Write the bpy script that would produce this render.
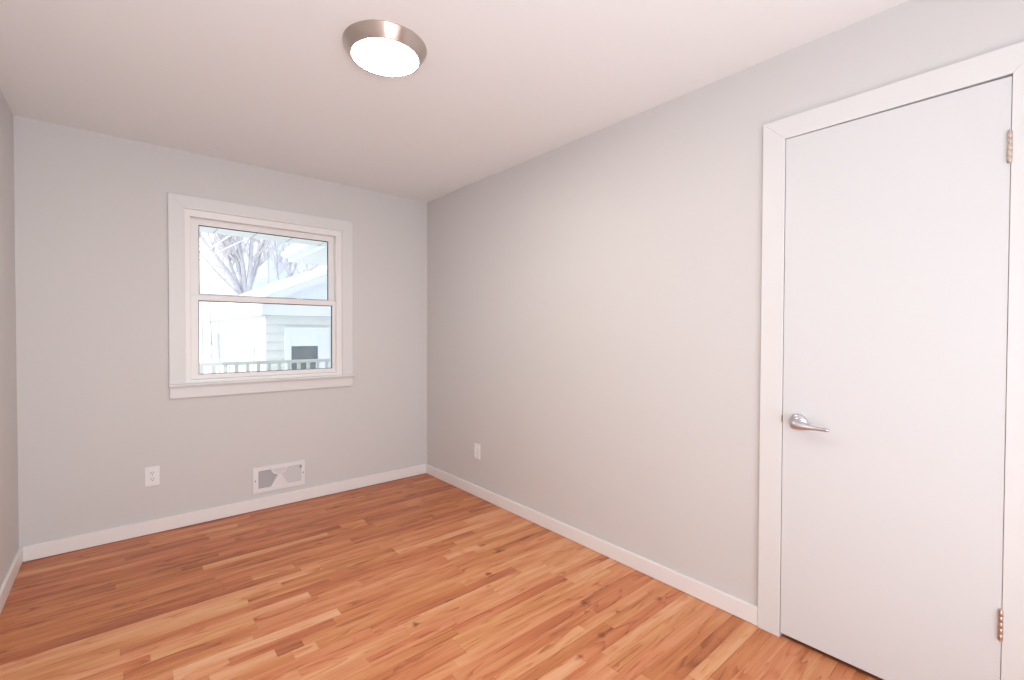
import bpy, bmesh, math, random
from mathutils import Vector, Matrix

for o in list(bpy.data.objects):
    bpy.data.objects.remove(o)
S = bpy.context.scene
COL = S.collection

# ------------------------------------------------------------------ camera
W, H, YR = 2.5415, 2.44, 6.00          # room width, height, depth (metres); unseen rear end lengthened to even out the lamps there
cam_d = bpy.data.cameras.new('camera')
cam = bpy.data.objects.new('camera', cam_d)
COL.objects.link(cam)
cam_d.sensor_fit = 'HORIZONTAL'
cam_d.sensor_width = 36.0
cam_d.lens = 16.1997
cam_d.clip_start = 0.02
cam_d.clip_end = 300
_r = Vector((0.76144, -0.64822, 0.0033))
_u = Vector((0.00733, 0.0137, 0.99988))
_f = Vector((0.64819, 0.76133, -0.01518))
M = Matrix((( _r.x, _u.x, -_f.x, -2.1119),
            ( _r.y, _u.y, -_f.y, -3.6623),
            ( _r.z, _u.z, -_f.z, 1.2703),
            (0, 0, 0, 1)))
cam.matrix_world = M
S.camera = cam

# ------------------------------------------------------------------ light and exposure
S.view_settings.view_transform = 'Standard'
S.view_settings.look = 'None'
S.view_settings.gamma = 1.0
S.view_settings.use_curve_mapping = False
S.view_settings.exposure = 0.0

wd = bpy.data.worlds.new('winter_sky')
S.world = wd
wd.use_nodes = True
nt = wd.node_tree
nt.nodes.clear()
wo = nt.nodes.new('ShaderNodeOutputWorld')
bg = nt.nodes.new('ShaderNodeBackground')
tc = nt.nodes.new('ShaderNodeTexCoord')
nz = nt.nodes.new('ShaderNodeTexNoise')
nz.inputs['Scale'].default_value = 5.0
nz.inputs['Detail'].default_value = 4.0
cr = nt.nodes.new('ShaderNodeValToRGB')
cr.color_ramp.elements[0].position = 0.44
cr.color_ramp.elements[0].color = (0.60, 0.72, 1.0, 1)
cr.color_ramp.elements[1].position = 0.62
cr.color_ramp.elements[1].color = (1.0, 1.0, 1.0, 1)
nt.links.new(tc.outputs['Generated'], nz.inputs['Vector'])
nt.links.new(nz.outputs['Fac'], cr.inputs['Fac'])
nt.links.new(cr.outputs['Color'], bg.inputs['Color'])
nt.links.new(bg.outputs['Background'], wo.inputs['Surface'])

def light(name, kind, loc, aim, energy, color, **kw):
    d = bpy.data.lights.new(name, kind)
    o = bpy.data.objects.new(name, d)
    COL.objects.link(o)
    o.location = loc
    o.rotation_euler = (Vector(aim) - Vector(loc)).to_track_quat('-Z', 'Y').to_euler()
    d.energy = energy
    d.color = color
    for k, v in kw.items():
        setattr(d, k, v)
    return o

# strengths of the sky, the sun, the added rear lamp, the bounced flash the low fill and the ceiling lamp's lens
E_SKY, E_SUN, E_REAR, E_FLASH, E_FILL, E_LENS = 1.45, 2.6, 21.0, 18.5, 28.5, 83.0
bg.inputs['Strength'].default_value = E_SKY
light('sun', 'SUN', (-10, 3, 12), (-10 + 1.0, 3 - 0.03, 12 - 0.75), E_SUN, (1.0, 0.97, 0.93), angle=0.01)
# large area lamp added unseen behind the camera to brighten the room
light('rear_fill', 'AREA', (-1.27, -5.95, 1.25), (-1.27, 0.0, 1.25), E_REAR, (0.92, 0.99, 1.075), shape='RECTANGLE', size=2.2, size_y=2.1)
# the photographer's flash, aimed up at the ceiling
light('flash', 'AREA', (-2.1, -4.1, 1.35), (-1.4, -0.7, 2.44), E_FLASH, (0.92, 0.99, 1.075), shape='DISK', size=0.4)
light('fill', 'AREA', (-1.5, -4.5, 0.4), (-1.5, -2.3, 2.44), E_FILL, (0.92, 0.99, 1.075), shape='DISK', size=1.6)

# ------------------------------------------------------------------ materials
def mat(name, color, rough=0.5, metal=0.0, spec=0.5, bump=0.0, bscale=200, vary=0.0, vscale=3.0):
    m = bpy.data.materials.new(name)
    m.use_nodes = True
    n, l = m.node_tree.nodes, m.node_tree.links
    b = n['Principled BSDF']
    b.inputs['Base Color'].default_value = (*color, 1)
    b.inputs['Roughness'].default_value = rough
    b.inputs['Metallic'].default_value = metal
    b.inputs['Specular IOR Level'].default_value = spec
    t = n.new('ShaderNodeTexCoord')
    if vary:
        z = n.new('ShaderNodeTexNoise')
        z.inputs['Scale'].default_value = vscale
        z.inputs['Detail'].default_value = 3
        l.new(t.outputs['Object'], z.inputs['Vector'])
        mx = n.new('ShaderNodeMix')
        mx.data_type = 'RGBA'
        mx.inputs['A'].default_value = (*[c * (1 - vary) for c in color], 1)
        mx.inputs['B'].default_value = (*[min(1, c * (1 + vary)) for c in color], 1)
        l.new(z.outputs['Fac'], mx.inputs['Factor'])
        l.new(mx.outputs['Result'], b.inputs['Base Color'])
    if bump:
        z = n.new('ShaderNodeTexNoise')
        z.inputs['Scale'].default_value = bscale
        z.inputs['Detail'].default_value = 2
        l.new(t.outputs['Object'], z.inputs['Vector'])
        bp = n.new('ShaderNodeBump')
        bp.inputs['Strength'].default_value = bump
        bp.inputs['Distance'].default_value = 0.001
        l.new(z.outputs['Fac'], bp.inputs['Height'])
        l.new(bp.outputs['Normal'], b.inputs['Normal'])
    return m

def emit(name, color, strength):
    m = bpy.data.materials.new(name)
    m.use_nodes = True
    n, l = m.node_tree.nodes, m.node_tree.links
    n.clear()
    o = n.new('ShaderNodeOutputMaterial')
    e = n.new('ShaderNodeEmission')
    e.inputs['Color'].default_value = (*color, 1)
    e.inputs['Strength'].default_value = strength
    l.new(e.outputs['Emission'], o.inputs['Surface'])
    return m

def glass_mat():
    m = bpy.data.materials.new('window_glass')
    m.use_nodes = True
    n, l = m.node_tree.nodes, m.node_tree.links
    n.clear()
    o = n.new('ShaderNodeOutputMaterial')
    mx = n.new('ShaderNodeMixShader')
    tr = n.new('ShaderNodeBsdfTransparent')
    tr.inputs['Color'].default_value = (0.98, 0.99, 0.985, 1)
    gl = n.new('ShaderNodeBsdfGlossy')
    gl.inputs['Roughness'].default_value = 0.02
    mx.inputs['Fac'].default_value = 0.03
    l.new(tr.outputs['BSDF'], mx.inputs[1])
    l.new(gl.outputs['BSDF'], mx.inputs[2])
    l.new(mx.outputs['Shader'], o.inputs['Surface'])
    return m

def floor_mat():
    m = bpy.data.materials.new('oak_strip_floor')
    m.use_nodes = True
    n, l = m.node_tree.nodes, m.node_tree.links
    b = n['Principled BSDF']
    def N(t): return n.new(t)
    geo = N('ShaderNodeTexCoord')
    tone = N('ShaderNodeAttribute'); tone.attribute_name = 'tone'
    seed = N('ShaderNodeAttribute'); seed.attribute_name = 'seed'
    hue = N('ShaderNodeAttribute'); hue.attribute_name = 'hue'
    # per board offset of the grain
    off = N('ShaderNodeCombineXYZ')
    ml = N('ShaderNodeMath'); ml.operation = 'MULTIPLY'; ml.inputs[1].default_value = 37.0
    l.new(seed.outputs['Fac'], ml.inputs[0])
    l.new(ml.outputs[0], off.inputs['X']); l.new(ml.outputs[0], off.inputs['Z'])
    add = N('ShaderNodeVectorMath'); add.operation = 'ADD'
    l.new(geo.outputs['Object'], add.inputs[0]); l.new(off.outputs[0], add.inputs[1])
    def mapped(sx, sy):
        mp = N('ShaderNodeMapping')
        mp.inputs['Scale'].default_value = (sx, sy, 1)
        l.new(add.outputs[0], mp.inputs['Vector'])
        return mp
    # fine pores
    f1 = N('ShaderNodeTexNoise'); f1.inputs['Scale'].default_value = 1.0
    f1.inputs['Detail'].default_value = 4; f1.inputs['Roughness'].default_value = 0.65
    l.new(mapped(3.0, 70).outputs[0], f1.inputs['Vector'])
    # broad cathedral figure
    f2 = N('ShaderNodeTexNoise'); f2.inputs['Scale'].default_value = 1.0
    f2.inputs['Detail'].default_value = 1.5; f2.inputs['Roughness'].default_value = 0.45
    l.new(mapped(1.05, 10).outputs[0], f2.inputs['Vector'])
    # blotches and knots
    f3 = N('ShaderNodeTexNoise'); f3.inputs['Scale'].default_value = 1.0; f3.inputs['Detail'].default_value = 2
    l.new(mapped(1.9, 16).outputs[0], f3.inputs['Vector'])
    f4 = N('ShaderNodeTexNoise'); f4.inputs['Scale'].default_value = 1.0; f4.inputs['Detail'].default_value = 3
    l.new(mapped(8, 26).outputs[0], f4.inputs['Vector'])
    def math_(op, a, bb):
        k = N('ShaderNodeMath'); k.operation = op
        for i, v in enumerate((a, bb)):
            if isinstance(v, (int, float)): k.inputs[i].default_value = v
            else: l.new(v, k.inputs[i])
        return k.outputs[0]
    t = math_('ADD', tone.outputs['Fac'], math_('MULTIPLY', math_('SUBTRACT', f1.outputs['Fac'], 0.5), 0.42))
    # contour lines of the slow noise: the dark growth rings of flat sawn oak
    ringv = math_('FRACT', math_('MULTIPLY', f2.outputs['Fac'], 9.0), 0.0)
    lines = N('ShaderNodeMapRange'); lines.inputs['From Min'].default_value = 0.66; lines.inputs['From Max'].default_value = 1.0
    l.new(ringv, lines.inputs['Value'])
    mask = N('ShaderNodeMapRange'); mask.inputs['From Min'].default_value = 0.42; mask.inputs['From Max'].default_value = 0.68
    l.new(f4.outputs['Fac'], mask.inputs['Value'])
    t = math_('SUBTRACT', t, math_('MULTIPLY', lines.outputs[0], math_('MULTIPLY', mask.outputs[0], 0.44)))
    t = math_('ADD', t, math_('MULTIPLY', math_('SUBTRACT', f3.outputs['Fac'], 0.5), 0.75))
    t = math_('ADD', t, 0.05)
    ramp = N('ShaderNodeValToRGB')
    e = ramp.color_ramp.elements
    e[0].position = 0.0; e[0].color = (0.24, 0.070, 0.030, 1)
    e[1].position = 1.0; e[1].color = (0.78, 0.44, 0.25, 1)
    k = e.new(0.28); k.color = (0.37, 0.115, 0.050, 1)
    k = e.new(0.52); k.color = (0.57, 0.198, 0.080, 1)
    k = e.new(0.75); k.color = (0.69, 0.305, 0.142, 1)
    l.new(t, ramp.inputs['Fac'])
    # knots / mineral streaks where the noise peaks
    kr = N('ShaderNodeValToRGB')
    kr.color_ramp.elements[0].position = 0.69; kr.color_ramp.elements[0].color = (0, 0, 0, 1)
    kr.color_ramp.elements[1].position = 0.78; kr.color_ramp.elements[1].color = (1, 1, 1, 1)
    l.new(f4.outputs['Fac'], kr.inputs['Fac'])
    mx = N('ShaderNodeMix'); mx.data_type = 'RGBA'
    l.new(math_('MULTIPLY', kr.outputs['Color'], 0.65), mx.inputs['Factor'])
    l.new(ramp.outputs['Color'], mx.inputs['A'])
    mx.inputs['B'].default_value = (0.19, 0.062, 0.030, 1)
    # the knots: dark ellipses with ragged edges at their own places
    warp = N('ShaderNodeTexNoise'); warp.inputs['Scale'].default_value = 45; warp.inputs['Detail'].default_value = 3
    l.new(geo.outputs['Object'], warp.inputs['Vector'])
    col = mx.outputs['Result']
    for kx, ky, rx, ry, amt in ((-.441, -1.590, .050, .016, .8), (-.640, -1.748, .022, .018, .85), (-.454, -2.251, .035, .022, .75), (-1.140, -1.879, .024, .016, .75),
                                (-.576, -2.447, .025, .018, .6), (-.747, -2.475, .024, .012, .55), (-.158, -2.456, .022, .016, .6), (-.391, -2.391, .016, .012, .6),
                                (-2.278, -.535, .045, .018, .5), (-2.126, -.872, .035, .016, .45), (-2.048, -.890, .040, .014, .35), (-.299, -2.222, .10, .008, .5),
                                (-1.161, -1.835, .12, .007, .5), (-.33, -1.997, .022, .014, .45), (-.50, -2.30, .020, .012, .5)):
        mp = N('ShaderNodeMapping'); mp.vector_type = 'POINT'
        mp.inputs['Location'].default_value = (-kx / rx, -ky / ry, 0)
        mp.inputs['Scale'].default_value = (1 / rx, 1 / ry, 0)
        l.new(geo.outputs['Object'], mp.inputs['Vector'])
        ln = N('ShaderNodeVectorMath'); ln.operation = 'LENGTH'
        l.new(mp.outputs[0], ln.inputs[0])
        dd = math_('ADD', ln.outputs['Value'], math_('MULTIPLY', math_('SUBTRACT', warp.outputs['Fac'], 0.5), 2.2))
        mr = N('ShaderNodeMapRange'); mr.inputs['From Min'].default_value = 1.1; mr.inputs['From Max'].default_value = 0.3
        mr.inputs['To Max'].default_value = amt
        l.new(dd, mr.inputs['Value'])
        km = N('ShaderNodeMix'); km.data_type = 'RGBA'
        l.new(mr.outputs[0], km.inputs['Factor']); l.new(col, km.inputs['A'])
        km.inputs['B'].default_value = (0.17, 0.045, 0.020, 1)
        col = km.outputs['Result']
    # redder or yellower boards
    hs = N('ShaderNodeHueSaturation')
    l.new(math_('ADD', 0.495, math_('MULTIPLY', hue.outputs['Fac'], 0.010)), hs.inputs['Hue'])
    l.new(col, hs.inputs['Color'])
    l.new(hs.outputs['Color'], b.inputs['Base Color'])
    b.inputs['Roughness'].default_value = 0.38
    b.inputs['Specular IOR Level'].default_value = 0.28
    bp = N('ShaderNodeBump'); bp.inputs['Strength'].default_value = 0.12; bp.inputs['Distance'].default_value = 0.0008
    l.new(f3.outputs['Fac'], bp.inputs['Height'])
    l.new(bp.outputs['Normal'], b.inputs['Normal'])
    return m

M_WALL = mat('wall_paint', (0.675, 0.655, 0.642), 0.62, spec=0.3, bump=0.05, bscale=260)
M_CEIL = mat('ceiling_paint', (0.885, 0.885, 0.885), 0.7, spec=0.2, bump=0.04, bscale=180)
M_TRIM = mat('trim_paint', (0.755, 0.745, 0.735), 0.38, spec=0.4)
M_BASE = mat('baseboard_paint', (0.86, 0.83, 0.81), 0.38, spec=0.4)
M_DOOR = mat('door_paint', (0.71, 0.71, 0.71), 0.42, spec=0.4)
M_VINYL = mat('white_vinyl', (0.86, 0.84, 0.825), 0.35)
M_PLASTIC = mat('white_plastic', (0.86, 0.85, 0.85), 0.3)
M_SLOT = mat('dark_slot', (0.06, 0.055, 0.055), 0.7)
M_GASKET = mat('dark_gasket', (0.05, 0.05, 0.055), 0.6)
M_ENAMEL = mat('white_enamel', (0.84, 0.82, 0.83), 0.35)
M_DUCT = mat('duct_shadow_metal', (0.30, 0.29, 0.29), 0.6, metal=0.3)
M_NICKEL = mat('brushed_nickel', (0.60, 0.53, 0.48), 0.36, metal=1.0)
_n = M_NICKEL.node_tree.nodes
_t = _n.new('ShaderNodeTangent'); _t.direction_type = 'RADIAL'; _t.axis = 'Z'
_n['Principled BSDF'].inputs['Anisotropic'].default_value = 0.85
_n['Principled BSDF'].inputs['Anisotropic Rotation'].default_value = 0.25
M_NICKEL.node_tree.links.new(_t.outputs['Tangent'], _n['Principled BSDF'].inputs['Tangent'])
M_STEEL = mat('satin_steel', (0.62, 0.61, 0.63), 0.28, metal=1.0)
M_HINGE = mat('satin_nickel_hinge', (0.60, 0.50, 0.44), 0.34, metal=1.0)
M_FLOOR = floor_mat()
M_GAP = mat('floor_gap', (0.075, 0.030, 0.016), 0.8)
M_GLASS = glass_mat()
M_LAMP = emit('lamp_diffuser', (1.0, 0.93, 0.83), E_LENS)
M_SNOW = mat('snow', (0.90, 0.91, 0.93), 0.8, vary=0.03, vscale=1.2)
M_SIDING = mat('cream_siding', (0.77, 0.79, 0.73), 0.6)
M_WHITE = mat('exterior_white', (0.84, 0.87, 0.92), 0.5)
M_SOFFIT = mat('soffit_vinyl', (0.80, 0.83, 0.78), 0.6)
M_PANE = mat('dark_pane', (0.16, 0.18, 0.18), 0.15, vary=0.35, vscale=4)
M_BARK = mat('grey_bark', (0.68, 0.66, 0.66), 0.85, vary=0.25, vscale=5)
M_TWIG = mat('pale_twig', (0.74, 0.70, 0.69), 0.85)
M_STEM = mat('pale_stem', (0.56, 0.55, 0.48), 0.85)
M_RAIL = mat('railing_paint', (0.86, 0.88, 0.80), 0.6)
M_WIRE = mat('pale_wire', (0.85, 0.86, 0.88), 0.4)
M_DECK = mat('deck_boards', (0.62, 0.60, 0.57), 0.7, vary=0.1)
M_ROOM = mat('light_block_paint', (0.35, 0.33, 0.32), 0.8)

# ------------------------------------------------------------------ helpers
def tag(o, label=None, cat=None, group=None, kind=None):
    if label: o['label'] = label
    if cat: o['category'] = cat
    if group: o['group'] = group
    if kind: o['kind'] = kind
    return o

def empty(name, loc, label=None, cat=None, group=None):
    o = bpy.data.objects.new(name, None)
    COL.objects.link(o)
    o.location = loc
    o.empty_display_size = 0.05
    return tag(o, label, cat, group)

def obj(name, bm, m, parent=None, bevel=0.0, seg=2, smooth=False):
    """link a bmesh (world coordinates) as one mesh object, kept in place under its parent"""
    bmesh.ops.recalc_face_normals(bm, faces=bm.faces)
    me = bpy.data.meshes.new(name)
    if parent is not None:
        p = parent
        t = Vector((0, 0, 0))
        while p is not None:
            t += p.location
            p = p.parent
        bmesh.ops.translate(bm, verts=bm.verts, vec=-t)
    if smooth:
        for f in bm.faces: f.smooth = True
    bm.to_mesh(me)
    bm.free()
    o = bpy.data.objects.new(name, me)
    COL.objects.link(o)
    for k in (m if isinstance(m, (list, tuple)) else [m]):
        me.materials.append(k)
    if parent is not None: o.parent = parent
    if bevel:
        b = o.modifiers.new('bevel', 'BEVEL')
        b.width = bevel; b.segments = seg; b.limit_method = 'ANGLE'; b.angle_limit = math.radians(40)
    return o

def structure(name, bm, m, parent=None, label=None, **kw):
    o = obj(name, bm, m, parent, **kw)
    if parent is None:
        tag(o, label, None, None, 'structure')
    return o

def box(bm, x0, x1, y0, y1, z0, z1):
    v = [bm.verts.new((x, y, z)) for x in (x0, x1) for y in (y0, y1) for z in (z0, z1)]
    for q in ((0, 1, 3, 2), (4, 6, 7, 5), (0, 4, 5, 1), (2, 3, 7, 6), (0, 2, 6, 4), (1, 5, 7, 3)):
        bm.faces.new([v[i] for i in q])
    return v

def B(*a):
    bm = bmesh.new()
    box(bm, *a)
    return bm

def ring(bm, axis, a0, a1, outer, inner):
    """rectangular ring; axis = thickness axis, outer/inner = (u0,u1,v0,v1) on the two other axes"""
    def P(d, u, v):
        return {'x': (d, u, v), 'y': (u, d, v), 'z': (u, v, d)}[axis]
    def rect(d, r):
        return [bm.verts.new(P(d, r[i], r[j])) for i, j in ((0, 2), (1, 2), (1, 3), (0, 3))]
    of, inf, ob, ib = rect(a0, outer), rect(a0, inner), rect(a1, outer), rect(a1, inner)
    for i in range(4):
        j = (i + 1) % 4
        bm.faces.new((of[i], of[j], inf[j], inf[i]))
        bm.faces.new((ob[i], ob[j], ib[j], ib[i]))
        bm.faces.new((of[i], of[j], ob[j], ob[i]))
        bm.faces.new((inf[i], inf[j], ib[j], ib[i]))

def Ring(*a):
    bm = bmesh.new()
    ring(bm, *a)
    return bm

def prism(bm, pts, axis, a0, a1):
    """polygon pts (u,v) extruded along an axis"""
    def P(d, u, v):
        return {'x': (d, u, v), 'y': (u, d, v), 'z': (u, v, d)}[axis]
    A = [bm.verts.new(P(a0, *p)) for p in pts]
    C = [bm.verts.new(P(a1, *p)) for p in pts]
    bm.faces.new(A); bm.faces.new(C)
    for i in range(len(pts)):
        j = (i + 1) % len(pts)
        bm.faces.new((A[i], A[j], C[j], C[i]))

def lathe(bm, prof, c, axis='z', n=48, cap=True):
    """prof = [(radius, distance along axis)], c = centre"""
    rows = []
    for r, d in prof:
        row = []
        for i in range(n):
            a = 2 * math.pi * i / n
            u, v = r * math.cos(a), r * math.sin(a)
            p = {'x': (d, u, v), 'y': (u, d, v), 'z': (u, v, d)}[axis]
            row.append(bm.verts.new((c[0] + p[0], c[1] + p[1], c[2] + p[2])))
        rows.append(row)
    for A, C in zip(rows, rows[1:]):
        for i in range(n):
            j = (i + 1) % n
            bm.faces.new((A[i], A[j], C[j], C[i]))
    if cap:
        bm.faces.new(rows[0]); bm.faces.new(rows[-1])

def tube(bm, pts, radii, n=6, flat=1.0):
    pts = [Vector(p) for p in pts]
    if not isinstance(radii, (list, tuple)): radii = [radii] * len(pts)
    rows = []
    up0 = Vector((0.123, 0.31, 0.94)).normalized()
    for i, p in enumerate(pts):
        d = (pts[min(i + 1, len(pts) - 1)] - pts[max(i - 1, 0)]).normalized()
        s = d.cross(up0)
        if s.length < 1e-3: s = d.cross(Vector((1, 0, 0)))
        s.normalize()
        t = s.cross(d).normalized()
        rows.append([bm.verts.new(p + (s * math.cos(2 * math.pi * k / n) + t * math.sin(2 * math.pi * k / n) * flat) * radii[i]) for k in range(n)])
    for A, C in zip(rows, rows[1:]):
        for i in range(n):
            j = (i + 1) % n
            bm.faces.new((A[i], A[j], C[j], C[i]))
    bm.faces.new(rows[0]); bm.faces.new(rows[-1])

# ------------------------------------------------------------------ floor: oak strips laid along x
PITCH = 0.05715
PAINT = {5: [(-1.70, -1.00, .60)], 10: [(-.51, -.39, .60)], 11: [(-1.87, -1.02, .20), (-1.00, -.86, .66)],
    12: [(-1.78, -1.12, .68), (-.87, -.30, .30)], 14: [(-2.54, -1.81, .48)], 16: [(-2.54, -1.72, .42), (-.49, -.37, .28)],
    17: [(-1.72, -1.60, .36), (-1.60, -1.40, .66)], 18: [(-2.54, -1.38, .27)], 19: [(-2.54, -1.29, .74), (-1.29, -.80, .42)],
    20: [(-2.54, -1.50, .68), (-1.50, -.90, .43)], 21: [(-2.54, -1.66, .64), (-1.66, -.90, .45)],
    22: [(-2.54, -2.12, .62), (-2.12, -1.66, .45), (-1.66, -1.30, .33), (-.63, -.40, .35)], 23: [(-2.34, -1.42, .70), (-1.42, -.58, .38)],
    24: [(-2.03, -1.67, .66), (-1.46, -1.19, .68), (-1.19, -.65, .45)], 25: [(-2.11, -1.67, .45), (-1.66, -1.46, .55), (-.72, -.49, .72)],
    26: [(-2.54, -1.70, .50), (-1.10, -.55, .45)], 27: [(-1.97, -1.36, .88), (-1.36, -.73, .46), (-.45, 0, .32)],
    28: [(-1.94, -1.80, .62), (-1.80, -1.40, .36), (-1.40, -.73, .43), (-.29, 0, .62)], 29: [(-1.87, -1.65, .70), (-1.65, -1.55, .36)],
    30: [(-1.60, -1.51, .68), (-1.51, -.80, .46)], 31: [(-1.30, -.50, .44)], 32: [(-1.61, -1.18, .64), (-.34, -.08, .60)],
    34: [(-1.39, -1.00, .60), (-1.00, -.38, .63)], 35: [(-1.03, -.36, .38), (-.36, 0, .55)], 36: [(-1.07, -.36, .60), (-.36, 0, .76)],
    37: [(-1.07, -.12, .62)], 38: [(-1.14, -.27, .64)], 39: [(-1.18, -.45, .50), (-.45, 0, .42)], 40: [(-1.15, -.47, .52), (-.47, 0, .42)],
    41: [(-1.07, -.60, .74), (-.60, 0, .60)], 42: [(-1.03, -.50, .40), (-.50, 0, .54)], 43: [(-.75, 0, .50)], 44: [(-.66, 0, .70)],
    45: [(-.70, 0, .64)], 46: [(-.74, 0, .60)], 47: [(-.64, 0, .46)], 48: [(-.55, 0, .42)], 49: [(-.51, 0, .68)], 50: [(-.46, 0, .36)], 51: [(-.60, 0, .60)]}
def row_boards(k):
    """the boards of one row: the ones seen in the photo, the rest filled with random lengths and tones, near rows lightened for the light"""
    mean, sd = (0.47, 0.045) if k < 18 else (0.62, 0.065)  # nearer rows paler: part of the light there is put into board tone
    out, x = [], -W
    def fill(a, b):
        while b - a > 1e-4:
            c = a + rnd.choice((0.5, 0.7, 0.9, 1.2, 1.6)) * rnd.uniform(0.8, 1.2)
            if b - c < 0.15: c = b
            out.append((a, c, min(0.9, max(0.2, rnd.gauss(mean, sd)))))
            a = c
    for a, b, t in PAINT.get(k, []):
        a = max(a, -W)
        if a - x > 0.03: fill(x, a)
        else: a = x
        out.append((a, b, t + (0.02 if k < 18 else 0.06) + (0.5 - t) * 0.12)); x = b  # near rows raised more, the same light put into the tone
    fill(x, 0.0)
    return out
rnd = random.Random(11)
def build_floor():
    bm = bmesh.new()
    tl = bm.faces.layers.float.new('tone')
    sl = bm.faces.layers.float.new('seed')
    hl = bm.faces.layers.float.new('hue')
    y_first = -1.083 + PITCH * 18           # row edge nearest the back wall (just inside it)
    k = 0
    g = 0.00025
    box(bm, -W, 0, -YR, 0, -0.03, -0.0025)
    for f in bm.faces: f.material_index = 1
    while True:
        y1 = min(0.0, y_first + PITCH - PITCH * k)
        y0 = max(-YR, y_first - PITCH * k)
        if y1 <= -YR: break
        if y0 >= 0: k += 1; continue
        segs = row_boards(k)
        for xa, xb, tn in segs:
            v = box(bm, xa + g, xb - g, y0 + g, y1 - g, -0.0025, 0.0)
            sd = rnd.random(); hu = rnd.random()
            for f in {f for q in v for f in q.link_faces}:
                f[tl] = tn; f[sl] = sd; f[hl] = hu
        k += 1
    return bm
structure('floor', build_floor(), [M_FLOOR, M_GAP], label='glossy reddish oak strip floor')

# ------------------------------------------------------------------ room shell
T = 0.15
structure('ceiling', B(-W - T, T, -YR - T, T, H, H + 0.12), M_CEIL, label='plain white ceiling')
structure('wall_back', Ring('y', 0, T, (-W - T, T, -0.1, H), (-1.80, -0.758, 0.925, 2.085)), M_WALL, label='light grey back wall with the window')
structure('wall_left', B(-W - T, -W, -YR, 0, -0.1, H), M_WALL, label='light grey left wall')
structure('wall_front', B(-W - T, T, -YR - T, -YR, -0.1, H), M_WALL, label='light grey wall behind the photographer')
bm = bmesh.new()
prism(bm, [(0.0, -0.1), (0.0, H), (-YR, H), (-YR, -0.1), (-3.590, -0.1), (-3.590, 2.095), (-2.915, 2.095), (-2.915, -0.1)], 'x', 0, 0.12)
structure('wall_right', bm, M_WALL, label='light grey right wall with the door')
bm = bmesh.new()
prism(bm, [(-2.80, -0.1), (-2.80, 2.3), (-3.80, 2.3), (-3.80, -0.1)], 'x', 0.75, 0.80)
box(bm, 0.12, 0.75, -2.80, -2.75, -0.1, 2.3); box(bm, 0.12, 0.75, -3.85, -3.80, -0.1, 2.3)
box(bm, 0.12, 0.75, -3.80, -2.80, 2.25, 2.3)
structure('wall_light_block', bm, M_ROOM, label='closet walls added behind the white door to stop light leaks')  # unseen box added to keep outside light from leaking under the door

structure('floor_closet', B(0.0, 0.75, -3.80, -2.80, -0.1, -0.0005), mat('closet_floor', (0.42, 0.15, 0.065), 0.45, vary=0.2, vscale=20), label='wood floor running under the door')
BT = 0.014
structure('baseboard_back', B(-W + BT, -BT, -BT, 0, 0.003, 0.086), M_BASE, bevel=0.003, label='white baseboard under the window')
structure('baseboard_left', B(-W, -W + BT, -YR, 0, 0.001, 0.086), M_BASE, bevel=0.003, label='white baseboard of the left wall')
structure('baseboard_right', B(-BT, 0, -2.8495, 0, 0.001, 0.081), M_BASE, bevel=0.003, label='white baseboard of the right wall')

# ------------------------------------------------------------------ door, casing, hardware
DL, DR, DT = -2.9355, -3.5705, 2.074            # clear opening
cs = 0.0865
trim = empty('trim_1', (0, (DL + DR) / 2, 0)); tag(trim, 'white flat casing around the door', None, None, 'structure')
bm = bmesh.new(); prism(bm, [(DL, 0.0), (DL + cs, 0.0), (DL + cs, DT + cs), (DL, DT)], 'x', -0.018, 0.0)
obj('side_casing', bm, M_TRIM, trim, bevel=0.0015)
bm = bmesh.new(); prism(bm, [(DR, 0.0), (DR - cs, 0.0), (DR - cs, DT + cs), (DR, DT)], 'x', -0.018, 0.0)
obj('side_casing', bm, M_TRIM, trim, bevel=0.0015)
bm = bmesh.new(); prism(bm, [(DL, DT), (DR, DT), (DR - cs, DT + cs), (DL + cs, DT + cs)], 'x', -0.018, 0.0)
obj('head_casing', bm, M_TRIM, trim, bevel=0.0015)
bm = bmesh.new()
box(bm, 0.0, 0.12, DL, DL + 0.019, 0.0, DT + 0.019); box(bm, 0.0, 0.12, DR - 0.019, DR, 0.0, DT + 0.019)
box(bm, 0.0, 0.12, DR, DL, DT, DT + 0.019)
box(bm, 0.022, 0.034, DL - 0.012, DL, 0.0, DT); box(bm, 0.022, 0.034, DR, DR + 0.012, 0.0, DT)
box(bm, 0.022, 0.034, DR + 0.012, DL - 0.012, DT - 0.012, DT)
obj('door_jamb', bm, M_TRIM, trim)

door = empty('door_1', (0, (DL + DR) / 2, 0)); tag(door, 'plain white flush closet door with a lever handle', None, None, 'structure')
bm = bmesh.new()
prism(bm, [(DL - 0.0022, 0.020), (DL - 0.0022, DT - 0.0025), (DR + 0.0010, DT - 0.007), (DR + 0.0010, 0.020)], 'x', -0.015, 0.020)
obj('slab', bm, M_DOOR, door, bevel=0.0012)
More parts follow.
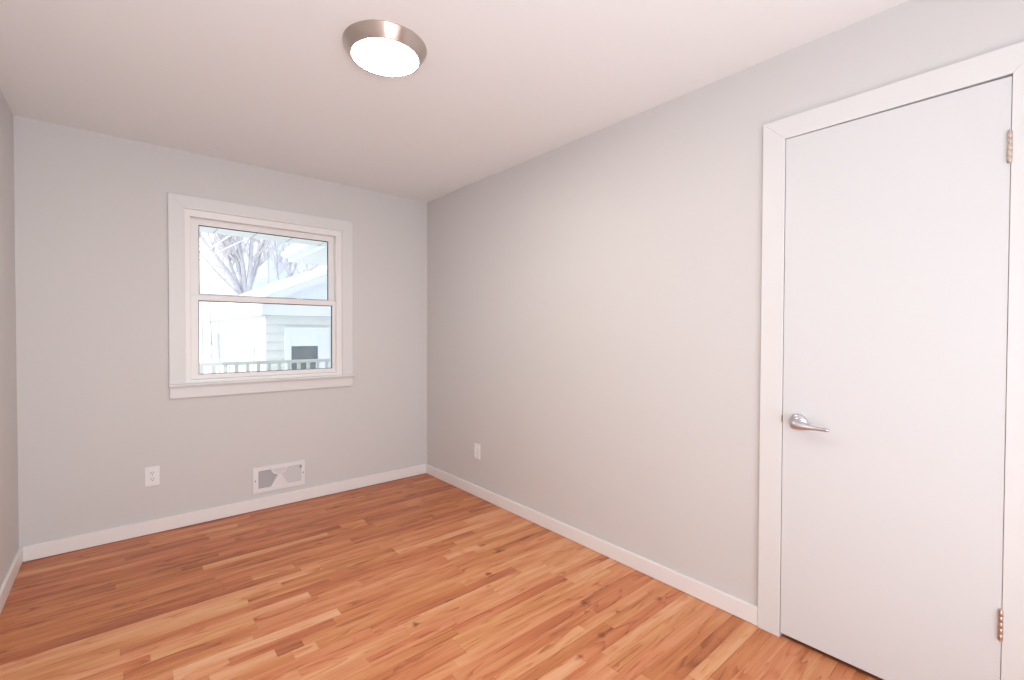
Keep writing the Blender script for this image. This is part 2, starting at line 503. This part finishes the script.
# lever handle
hy, hz = -2.997, 0.913
han = empty('handle', (0, hy - door.location.y, hz)); han.parent = door
bm = bmesh.new(); lathe(bm, [(0.033, -0.0145), (0.0335, -0.019), (0.032, -0.023), (0.027, -0.0265), (0.020, -0.0285), (0.0135, -0.030), (0.0125, -0.041), (0.0125, -0.055)], (0, hy, hz), 'x', 40)
obj('rose', bm, M_STEEL, han, smooth=True)
bm = bmesh.new()
n = 18
pts, rad = [], []
for i in range(n + 1):
    s = i / n
    y = hy + 0.020 - s * 0.136
    z = hz - 0.0050 - 0.0060 * s
    x = -0.062 + 0.006 * s * s
    pts.append((x, y, z))
    r = 0.0185 * math.sqrt(max(0.0, 1 - ((s - 0.17) / 0.17) ** 2)) if s < 0.17 else 0.0072 + 0.0113 * (0.5 + 0.5 * math.cos(math.pi * min(1.0, (s - 0.17) / 0.62)))
    if s > 0.97: r *= 0.75
    rad.append(max(r, 0.0015))
tube(bm, pts, rad, 16, 1.0)
obj('lever', bm, M_STEEL, han, smooth=True)
for zc in (1.850, 0.361):
    h = empty('hinge', (0, DR + 0.003 - door.location.y, zc)); h.parent = door
    bm = bmesh.new()
    for a, b2 in ((-0.046, -0.0282), (-0.0279, -0.0092), (-0.0089, 0.0092), (0.0095, 0.0282), (0.0285, 0.046)):
        lathe(bm, [(0.0060, a), (0.0062, a + 0.0004), (0.0062, b2 - 0.0004), (0.0060, b2)], (-0.019, DR + 0.003, zc), 'z', 16)
    obj('knuckle', bm, M_HINGE, h, smooth=True)
    bm = bmesh.new(); lathe(bm, [(0.0030, -0.051), (0.0050, -0.049), (0.0050, -0.0465)], (-0.019, DR + 0.003, zc), 'z', 14)
    lathe(bm, [(0.0050, 0.0465), (0.0050, 0.049), (0.0030, 0.051)], (-0.019, DR + 0.003, zc), 'z', 14)
    obj('pin_tip', bm, M_HINGE, h, smooth=True)
bm = bmesh.new()
prism(bm, [(-0.0205, DL + 0.0022), (-0.0200, DL - 0.0012), (-0.010, DL - 0.0018), (0.01, DL - 0.0018), (0.01, DL), (-0.0182, DL), (-0.0186, DL + 0.0022)], 'z', 0.905, 0.932)
obj('strike_plate', bm, M_HINGE, door)

# ------------------------------------------------------------------ window
wx0, wx1, wz0, wz1 = -1.7880, -0.7700, 0.9385, 2.0700      # inside edge of the casing
win = empty('window_1', (-1.28, 0, 0.92)); tag(win, 'white double hung window with a flat casing', None, None, 'structure')
cx0, cx1, czt = -1.8731, -0.6881, 2.1535
bm = bmesh.new(); prism(bm, [(cx0, wz0 - 0.004), (wx0, wz0 - 0.004), (wx0, wz1), (cx0, czt)], 'y', -0.018, 0.0)
obj('side_casing', bm, M_TRIM, win, bevel=0.0015)
bm = bmesh.new(); prism(bm, [(cx1, wz0 - 0.004), (wx1, wz0 - 0.004), (wx1, wz1), (cx1, czt)], 'y', -0.018, 0.0)
obj('side_casing', bm, M_TRIM, win, bevel=0.0015)
bm = bmesh.new(); prism(bm, [(cx0, czt), (cx1, czt), (wx1, wz1), (wx0, wz1)], 'y', -0.018, 0.0)
obj('head_casing', bm, M_TRIM, win, bevel=0.0015)
obj('stool', B(cx0 - 0.004, cx1 + 0.012, -0.038, 0.03, 0.919, 0.9345), M_TRIM, win, bevel=0.004)
obj('apron', B(cx0 + 0.002, cx1 - 0.002, -0.016, 0.0, 0.842, 0.919), M_TRIM, win, bevel=0.0015)
obj('vinyl_frame', Ring('y', -0.004, 0.12, (wx0 - 0.008, wx1 + 0.008, wz0 - 0.010, wz1 + 0.010), (-1.757, -0.813, 0.957, 2.027)), M_VINYL, win, bevel=0.002)
def sash(name, y0, y1, outer, inner, gy):
    s = obj(name, Ring('y', y0, y1, outer, inner), M_VINYL, win, bevel=0.0025)
    e = 0.010
    obj('glazing_gasket', Ring('y', gy - 0.006, gy + 0.002, (inner[0] - e, inner[1] + e, inner[2] - e, inner[3] + e), (inner[0] + 0.0045, inner[1] - 0.0045, inner[2] + 0.003, inner[3] - 0.0045)), M_GASKET, s)
    obj('pane', B(inner[0] - 0.006, inner[1] + 0.006, gy - 0.002, gy + 0.001, inner[2] - 0.006, inner[3] + 0.006), M_GLASS, s)
    return s
sash('upper_sash', 0.052, 0.090, (-1.758, -0.812, 1.478, 2.028), (-1.705, -0.8535, 1.524, 1.987), 0.066)
sash('lower_sash', 0.010, 0.050, (-1.7565, -0.8135, 0.9575, 1.515), (-1.7135, -0.8385, 0.988, 1.480), 0.028)
for lx in (-1.50, -1.09):
    bm = bmesh.new()
    lathe(bm, [(0.020, 0.0), (0.020, 0.005), (0.013, 0.008)], (lx, 0.030, 1.515), 'z', 20)
    box(bm, lx - 0.006, lx + 0.036, 0.022, 0.032, 1.520, 1.527)
    obj('sash_lock', bm, M_VINYL, win, bevel=0.001)

# ------------------------------------------------------------------ ceiling light
LX, LY = -1.274, -1.873
lamp = empty('ceiling_light', (LX, LY, H), 'round flush ceiling light with brushed nickel rim and glowing white lens', 'lamp')
bm = bmesh.new()
lathe(bm, [(0.150, 0.0), (0.166, 0.0), (0.1665, -0.004), (0.1405, -0.0465), (0.1385, -0.0480), (0.1335, -0.0478), (0.1320, -0.0460), (0.1320, -0.030), (0.150, -0.010)], (LX, LY, H), 'z', 96, cap=False)
obj('rim', bm, M_NICKEL, lamp, smooth=True).modifiers.new('edge', 'EDGE_SPLIT').split_angle = math.radians(35)
bm = bmesh.new()
lathe(bm, [(0.1318, -0.030), (0.1318, -0.0440), (0.118, -0.0462), (0.09, -0.0474), (0.05, -0.0480), (0.004, -0.0482)], (LX, LY, H), 'z', 64)
obj('lens', bm, M_LAMP, lamp, smooth=True)

# ------------------------------------------------------------------ outlets
def plate_bm(c, axis, w, h, t):
    bm = bmesh.new()
    if axis == 'y': box(bm, c[0] - w / 2, c[0] + w / 2, -t, 0, c[2] - h / 2, c[2] + h / 2)
    else: box(bm, -t, 0, c[1] - w / 2, c[1] + w / 2, c[2] - h / 2, c[2] + h / 2)
    return bm
oc = (-1.9625, 0, 0.3635)
out = empty('wall_outlet', oc, 'white duplex power outlet low on the back wall, left of the floor register', 'outlet')
obj('cover_plate', plate_bm(oc, 'y', 0.074, 0.120, 0.006), M_PLASTIC, out, bevel=0.0022)
for s in (1, -1):
    zc = oc[2] + s * 0.0195
    bm = bmesh.new()
    prof = []
    for i in range(28):
        a = 2 * math.pi * i / 28
        prof.append((oc[0] + 0.0172 * math.cos(a), zc + max(-0.0142, min(0.0142, 0.0172 * math.sin(a)))))
    prism(bm, prof, 'y', -0.0075, -0.005)
    rc = obj('receptacle', bm, M_PLASTIC, out, bevel=0.0006)
    bm = bmesh.new()
    box(bm, oc[0] - 0.0080, oc[0] - 0.0052, -0.0080, -0.0072, zc + 0.0005, zc + 0.0085)
    box(bm, oc[0] + 0.0052, oc[0] + 0.0080, -0.0080, -0.0072, zc + 0.0005, zc + 0.0085)
    lathe(bm, [(0.0030, -0.0080), (0.0030, -0.0072)], (oc[0], 0, zc - 0.0065), 'y', 14)
    obj('slots', bm, M_SLOT, rc)
bm = bmesh.new(); lathe(bm, [(0.0032, -0.0070), (0.0030, -0.0074)], (oc[0], 0, oc[2]), 'y', 14)
obj('screw', bm, M_STEEL, out)

rc2 = (0, -0.7735, 0.350)
out2 = empty('wall_plate', rc2, 'small white wall plate low on the right wall near the corner', 'outlet')
obj('cover_plate', Ring('x', -0.0065, 0.0, (rc2[1] - 0.0355, rc2[1] + 0.0355, rc2[2] - 0.058, rc2[2] + 0.058), (rc2[1] - 0.0175, rc2[1] + 0.0175, rc2[2] - 0.0345, rc2[2] + 0.0345)), M_PLASTIC, out2, bevel=0.0015)
obj('insert', B(-0.0058, 0.0, rc2[1] - 0.0165, rc2[1] + 0.0165, rc2[2] - 0.0335, rc2[2] + 0.0335), M_PLASTIC, out2, bevel=0.0012)

# ------------------------------------------------------------------ wall register
vx0, vx1, vz0, vz1 = -1.4025, -1.0530, 0.1225, 0.3065
ox0, ox1, oz0, oz1 = -1.3660, -1.0780, 0.1530, 0.2780
reg = empty('floor_register', ((vx0 + vx1) / 2, 0, vz0), 'white metal heat register with fan shaped grille above the back baseboard', 'vent')
obj('frame', Ring('y', -0.009, -0.0005, (vx0, vx1, vz0, vz1), (ox0, ox1, oz0, oz1)), M_ENAMEL, reg, bevel=0.002)
obj('duct_shade_panel', B(ox0 - 0.002, ox1 + 0.002, -0.0016, -0.0004, oz0 - 0.002, oz1 + 0.002), M_DUCT, reg)  # dark sheet in the opening, its colour stands for the shaded recess
hx, hz2 = -1.2300, 0.2790
hub = []
for i in range(25):
    a = math.pi + math.pi * i / 24
    hub.append((hx + 0.054 * math.cos(a), hz2 + 0.046 * math.sin(a)))
hubi = [(hx + (x - hx) * 0.86, hz2 + (z - hz2) * 0.86) for x, z in hub]
bm = bmesh.new(); prism(bm, hub + hubi[::-1], 'y', -0.0105, -0.001)
obj('hub_ring', bm, M_ENAMEL, reg)
bm = bmesh.new(); prism(bm, hubi, 'y', -0.0060, -0.001)
obj('hub_plate', bm, mat('hub_enamel', (0.72, 0.69, 0.70), 0.4), reg)
# centre web widening downwards
bm = bmesh.new()
prism(bm, [(hx - 0.008, hz2 - 0.044), (hx + 0.012, hz2 - 0.044), (hx + 0.062, oz0), (hx - 0.056, oz0)], 'y', -0.0085, -0.001)
obj('web', bm, M_ENAMEL, reg, bevel=0.001)
# fins: radiating from the hub, each tilted so the left half shows the dark panel behind
bm = bmesh.new()
def fin(bm, xa, za, xb, zb, lean, thick=0.0011):
    d = Vector((xb - xa, 0, zb - za)).normalized()
    nrm = Vector((d.z, 0, -d.x)) * thick
    off = Vector((lean, 0, 0))
    A = [Vector((xa, -0.0075, za)), Vector((xb, -0.0075, zb))]
    Bk = [p + Vector((0, 0.0055, 0)) + off for p in A]
    vs = []
    for p in (A[0], A[1], Bk[1], Bk[0]):
        vs.append((bm.verts.new(p - nrm), bm.verts.new(p + nrm)))
    bm.faces.new([v[0] for v in vs]); bm.faces.new([v[1] for v in vs])
    for i in range(4):
        j = (i + 1) % 4
        bm.faces.new((vs[i][0], vs[j][0], vs[j][1], vs[i][1]))
for i in range(20):
    x = ox0 + 0.004 + i * 0.0066
    lim = oz1 - 0.001
    if x > hx - 0.054: lim = hz2 - 0.046 * math.sqrt(max(0, 1 - ((x - hx) / 0.054) ** 2))
    fin(bm, x, oz0 + 0.001, x, lim, 0.0030)
for i in range(21):
    x = ox1 - 0.004 - i * 0.0066
    lim = oz1 - 0.001
    if x < hx + 0.054: lim = hz2 - 0.046 * math.sqrt(max(0, 1 - ((x - hx) / 0.054) ** 2))
    fin(bm, x, oz0 + 0.001, x, lim, 0.0046, 0.0020)
obj('grille', bm, M_ENAMEL, reg)
for sx, sz in ((-1.387, 0.2125), (-1.0645, 0.2150)):
    bm = bmesh.new(); lathe(bm, [(0.0036, -0.0115), (0.0042, -0.0100), (0.0042, -0.0085)], (sx, 0, sz), 'y', 14)
    obj('screw', bm, mat('dark_screw', (0.10, 0.09, 0.09), 0.5, metal=0.6), reg)
bm = bmesh.new(); box(bm, -1.0880, -1.0800, -0.0200, -0.008, 0.2560, 0.2740)
obj('damper_lever', bm, mat('grey_lever', (0.25, 0.24, 0.24), 0.5), reg, bevel=0.0015)

# ------------------------------------------------------------------ outside: ground, porch, railing
structure('ground', B(-40, 60, T, 90, -1.2, -0.9), M_SNOW, label='snowy ground outside')
structure('deck', B(-6, 6, T, 2.50, -0.20, -0.06), M_DECK, label='porch deck outside the window')
structure('porch_ceiling', B(-6, 6, T, 2.87, 2.45, 2.60), M_SOFFIT, label='pale porch ceiling outside the window')
bm = bmesh.new()
for i in range(-15, 16):
    box(bm, i * 0.4 - 0.06, i * 0.4 - 0.048, T, 2.868, 2.4465, 2.4500)
structure('trim_2', bm, mat('soffit_seam', (0.48, 0.49, 0.46), 0.7), label='seam strips of the porch ceiling')

RY = 2.40
rail = empty('deck_railing', (-0.75, RY, -0.06), 'pale painted deck railing with square balusters outside the window', 'railing')
obj('top_rail', B(-2.6, 1.0, RY - 0.045, RY + 0.045, 0.895, 0.930), M_RAIL, rail, bevel=0.004)
obj('bottom_rail', B(-2.6, 1.0, RY - 0.02, RY + 0.02, 0.05, 0.09), M_RAIL, rail, bevel=0.004)
bme = None
for i in range(32):
    x = -2.6 + 0.05 + i * 0.112
    b = obj('baluster', B(x - 0.017, x + 0.017, RY - 0.017, RY + 0.017, 0.088, 0.897), M_RAIL, rail)
for x in (-2.6, 1.0):
    obj('post', B(x - 0.045, x + 0.045, RY - 0.045, RY + 0.045, -0.06, 1.0), M_RAIL, rail, bevel=0.004)

# house wing on the right with its overhanging eave
wing = empty('house_wing', (3.0, 3.6, -0.9), 'white eave and soffit of the house wing at the upper right of the window', 'building')
obj('wing_wall', B(1.55, 6.0, 2.95, 4.45, -0.9, 2.5), M_SIDING, wing)
obj('soffit', B(0.17, 6.0, 2.90, 5.03, 2.50, 2.53), M_SOFFIT, wing)
obj('fascia', B(0.145, 0.17, 2.90, 5.04, 2.50, 2.68), M_WHITE, wing)
bm = bmesh.new()
prism(bm, [(0.145, 2.56), (0.06, 2.575), (0.04, 2.61), (0.04, 2.66), (0.055, 2.66), (0.145, 2.66)], 'y', 2.90, 5.05)
obj('gutter', bm, M_WHITE, wing)
bm = bmesh.new()
prism(bm, [(0.10, 2.66), (0.10, 2.74), (3.2, 3.96), (6.0, 2.86), (6.0, 2.66)], 'y', 2.90, 5.08)
obj('roof', bm, M_SNOW, wing)

# ------------------------------------------------------------------ neighbouring house
NX, NY = 0.654, 9.0
house = empty('neighbor_house', (4.0, 14, -0.9), 'cream neighbor house with snowy gable roof across the yard', 'building')
NE = 7.35           # right side
zE = 1.695          # underside of the eave band
bm = bmesh.new()
box(bm, NX, NE, NY, 23.0, -0.95, zE + 0.05)
obj('wall', bm, M_SIDING, house)
# lap siding on the two visible faces
bm = bmesh.new()
z = -0.9
while z < zE - 0.02:
    zt = min(z + 0.2155, zE)
    prism(bm, [(NY, z), (NY - 0.048, z), (NY - 0.008, zt), (NY, zt)], 'x', NX - 0.01, NE)
    prism(bm, [(NX, z), (NX - 0.028, z), (NX - 0.010, zt), (NX, zt)], 'y', NY - 0.01, 23.0)
    z = zt
obj('siding', bm, M_SIDING, house)
# frieze band along the gable end and boxed eave along the side
pitch = 0.45
xe = NX - 0.10
ridge_x = (xe + NE + 0.1) / 2
obj('gable_band', B(xe, NE + 0.1, NY - 0.16, NY + 0.02, zE, 1.975), M_WHITE, house)
obj('eave_board', B(xe - 0.03, NX + 0.02, NY - 0.17, 23.1, zE, 1.99), M_WHITE, house)
zr = 1.95 + pitch * (ridge_x - xe)
bm = bmesh.new(); prism(bm, [(xe, 1.95), (NE + 0.1, 1.95), (ridge_x, zr)], 'y', NY - 0.08, 23.0)
obj('gable_wall', bm, M_WHITE, house)
bm = bmesh.new()
prism(bm, [(xe - 0.05, 1.93), (ridge_x, zr), (NE + 0.15, 1.93), (NE + 0.15, 2.10), (ridge_x, zr + 0.17), (xe - 0.05, 2.10)], 'y', NY - 0.30, 23.2)
obj('roof', bm, M_WHITE, house)
bm = bmesh.new()
prism(bm, [(xe + 0.10, 2.165), (ridge_x, zr + 0.17), (NE, 2.165), (NE, 2.32), (ridge_x, zr + 0.36), (xe + 0.10, 2.28)], 'y', NY - 0.20, 23.1)
obj('roof_snow', bm, M_SNOW, house, bevel=0.03)
nw = obj('window', Ring('y', NY - 0.11, NY + 0.01, (1.066, 2.160, -0.10, 1.395), (1.206, 1.873, 0.0, 1.22)), M_WHITE, house, bevel=0.01)
obj('sash', Ring('y', NY - 0.095, NY + 0.01, (1.19, 1.89, -0.02, 1.24), (1.215, 1.865, 0.01, 1.20)), M_WHITE, nw)
obj('blind', B(1.20, 1.88, NY - 0.09, NY - 0.06, 0.915, 1.23), M_WHITE, nw)
obj('pane', B(1.20, 1.88, NY - 0.085, NY - 0.06, -0.01, 0.915), M_PANE, nw)
lw = obj('window', Ring('x', NX - 0.07, NX + 0.01, (14.6, 16.5, 0.25, 1.33), (14.9, 16.2, 0.35, 1.23)), M_WHITE, house)
obj('pane', B(NX - 0.04, NX - 0.03, 14.85, 16.25, 0.33, 1.25), mat('pale_pane', (0.45, 0.47, 0.52), 0.3), lw)

# ------------------------------------------------------------------ trees, shrubs, wires
def tree(name, base, fork_z, stems, seed, label, r0, twigs=10):
    rg = random.Random(seed)
    t = empty(name, base, label, 'tree', 'bare trees behind the neighbor house')
    tb, wb = bmesh.new(), bmesh.new()
    bx, by, bz = base
    fork = Vector((bx, by, fork_z))
    tube(tb, [(bx, by, bz - 0.1), (bx, by, bz + 0.6), fork + Vector((0, 0, 0.2))], [r0 * 1.5, r0 * 1.15, r0 * 1.1], 10)
    def limb(p, d, length, r, depth):
        n = 6 if depth == 0 else 4
        pts, rad = [p.copy()], [r]
        q, dd = p.copy(), d.normalized()
        for i in range(n):
            dd = (dd + Vector((rg.uniform(-.13, .13), rg.uniform(-.13, .13), rg.uniform(-.05, .12)))).normalized()
            q = q + dd * length / n
            pts.append(q.copy()); rad.append(max(0.006, r * (1 - 0.75 * (i + 1) / n)))
        tube(wb if depth else tb, pts, rad, 5)
        if depth < 3:
            for k in range(twigs if depth == 0 else (6 if depth == 1 else 3)):
                j = rg.randint(1, n - 1) if depth else rg.randint(2, n)
                side = Vector((rg.uniform(-1, 1), rg.uniform(-1, 1), rg.uniform(0.0, 0.9)))
                nd = (dd * 0.75 + side * 0.85).normalized()
                limb(pts[j], nd, length * rg.uniform(0.28, 0.5), max(0.007, rad[j] * 0.45), depth + 1)
    for (tx, ty, tz, r) in stems:
        r *= 0.78
        tgt = Vector((tx, ty, tz))
        d = tgt - fork
        limb(fork + Vector((0, 0, -0.1)), d, d.length * 1.55, r, 0)
    obj('trunk', tb, M_BARK, t, smooth=True)
    tag(obj('twigs', wb, M_TWIG, t, smooth=True), None, None, None, 'stuff')
    return t
tree('bare_tree', (3.35, 26.0, -0.9), 3.0,
     [(1.70, 25.6, 6.5, .20), (2.35, 26.6, 6.8, .17), (2.75, 25.7, 7.0, .21), (3.05, 26.5, 7.3, .20), (3.58, 25.8, 7.3, .22), (4.20, 26.2, 7.3, .12), (2.0, 26.8, 5.6, .12), (4.7, 26.6, 6.8, .12), (1.3, 25.5, 5.2, .09)],
     3, 'tall bare tree with many fanning stems left of the pale pole', 0.42, 14)
tree('bare_tree', (5.0, 25.0, -0.9), 3.3,
     [(4.75, 25.4, 5.8, .10), (5.4, 24.6, 5.7, .13), (5.95, 25.2, 5.6, .11), (6.7, 25.0, 5.4, .09), (4.4, 24.8, 5.6, .08)],
     8, 'smaller bare tree right of the pale pole, above the snowy roof', 0.22, 11)
pole = empty('utility_pole', (4.70, 26.9, -0.9), 'slim pale utility pole between the two bare trees', 'pole')
bm = bmesh.new(); lathe(bm, [(0.085, 0), (0.07, 7.6), (0.05, 7.65)], (4.70, 26.9, -0.9), 'z', 12)
obj('shaft', bm, M_WIRE, pole, smooth=True)
bm = bmesh.new(); box(bm, 4.2, 5.2, 26.76, 26.82, 6.25, 6.35)
obj('crossarm', bm, M_WIRE, pole)

def wire(a, b, sag, label):
    bm = bmesh.new()
    pts = []
    for i in range(17):
        s = i / 16
        p = Vector(a).lerp(Vector(b), s)
        p.z -= sag * 4 * s * (1 - s)
        pts.append(p)
    tube(bm, pts, 0.022, 6)
    o = obj('overhead_wire', bm, M_WIRE)
    return tag(o, label, 'wire', 'overhead wires')
wire((-4.0, 16, 0.4), (4.2, 16.0, 7.9), 0.15, 'upper of two white overhead wires crossing the bare tree')
wire((-4.0, 16, 1.4), (4.2, 16.0, 6.6), 0.15, 'lower of two white overhead wires crossing the bare tree')

def shrub(base, stems, seed, label):
    rg = random.Random(seed)
    s = empty('bare_shrub', base, label, 'shrub', 'bare shrubs beyond the railing')
    bm = bmesh.new()
    b = Vector(base)
    for (tx, tz, r) in stems:
        tip = Vector((tx, base[1] + rg.uniform(-.1, .1), tz))
        pts, rad = [], []
        for i in range(8):
            t = i / 7
            p = b.lerp(tip, t)
            p.x += 0.02 * math.sin(7 * t + tx * 9) + (tip.x - b.x) * 0.25 * math.sin(math.pi * t)
            pts.append(p); rad.append(r * (1 - 0.7 * t))
        tube(bm, pts, rad, 6)
        for k in range(5):
            j = rg.randint(3, 6)
            d = Vector((rg.uniform(-.22, .22), rg.uniform(-.1, .1), rg.uniform(.08, .35)))
            tube(bm, [pts[j], pts[j] + d * 0.55, pts[j] + d + Vector((0, 0, .06))], [rad[j] * .5, rad[j] * .35, .002], 5)
    obj('stems', bm, M_STEM, s, smooth=True)
shrub((-1.03, 5.0, -0.9), [(-1.15, 1.75, .014), (-1.02, 1.85, .015), (-1.25, 1.6, .011), (-0.88, 1.7, .012), (-0.95, 1.5, .010)], 4, 'bare shrub with upright pale stems at the left of the window')
shrub((-0.66, 5.2, -0.9), [(-0.35, 1.6, .012), (-0.72, 1.3, .009), (-0.55, 1.25, .008)], 9, 'bare shrub with one slanting stem before the white side wall')
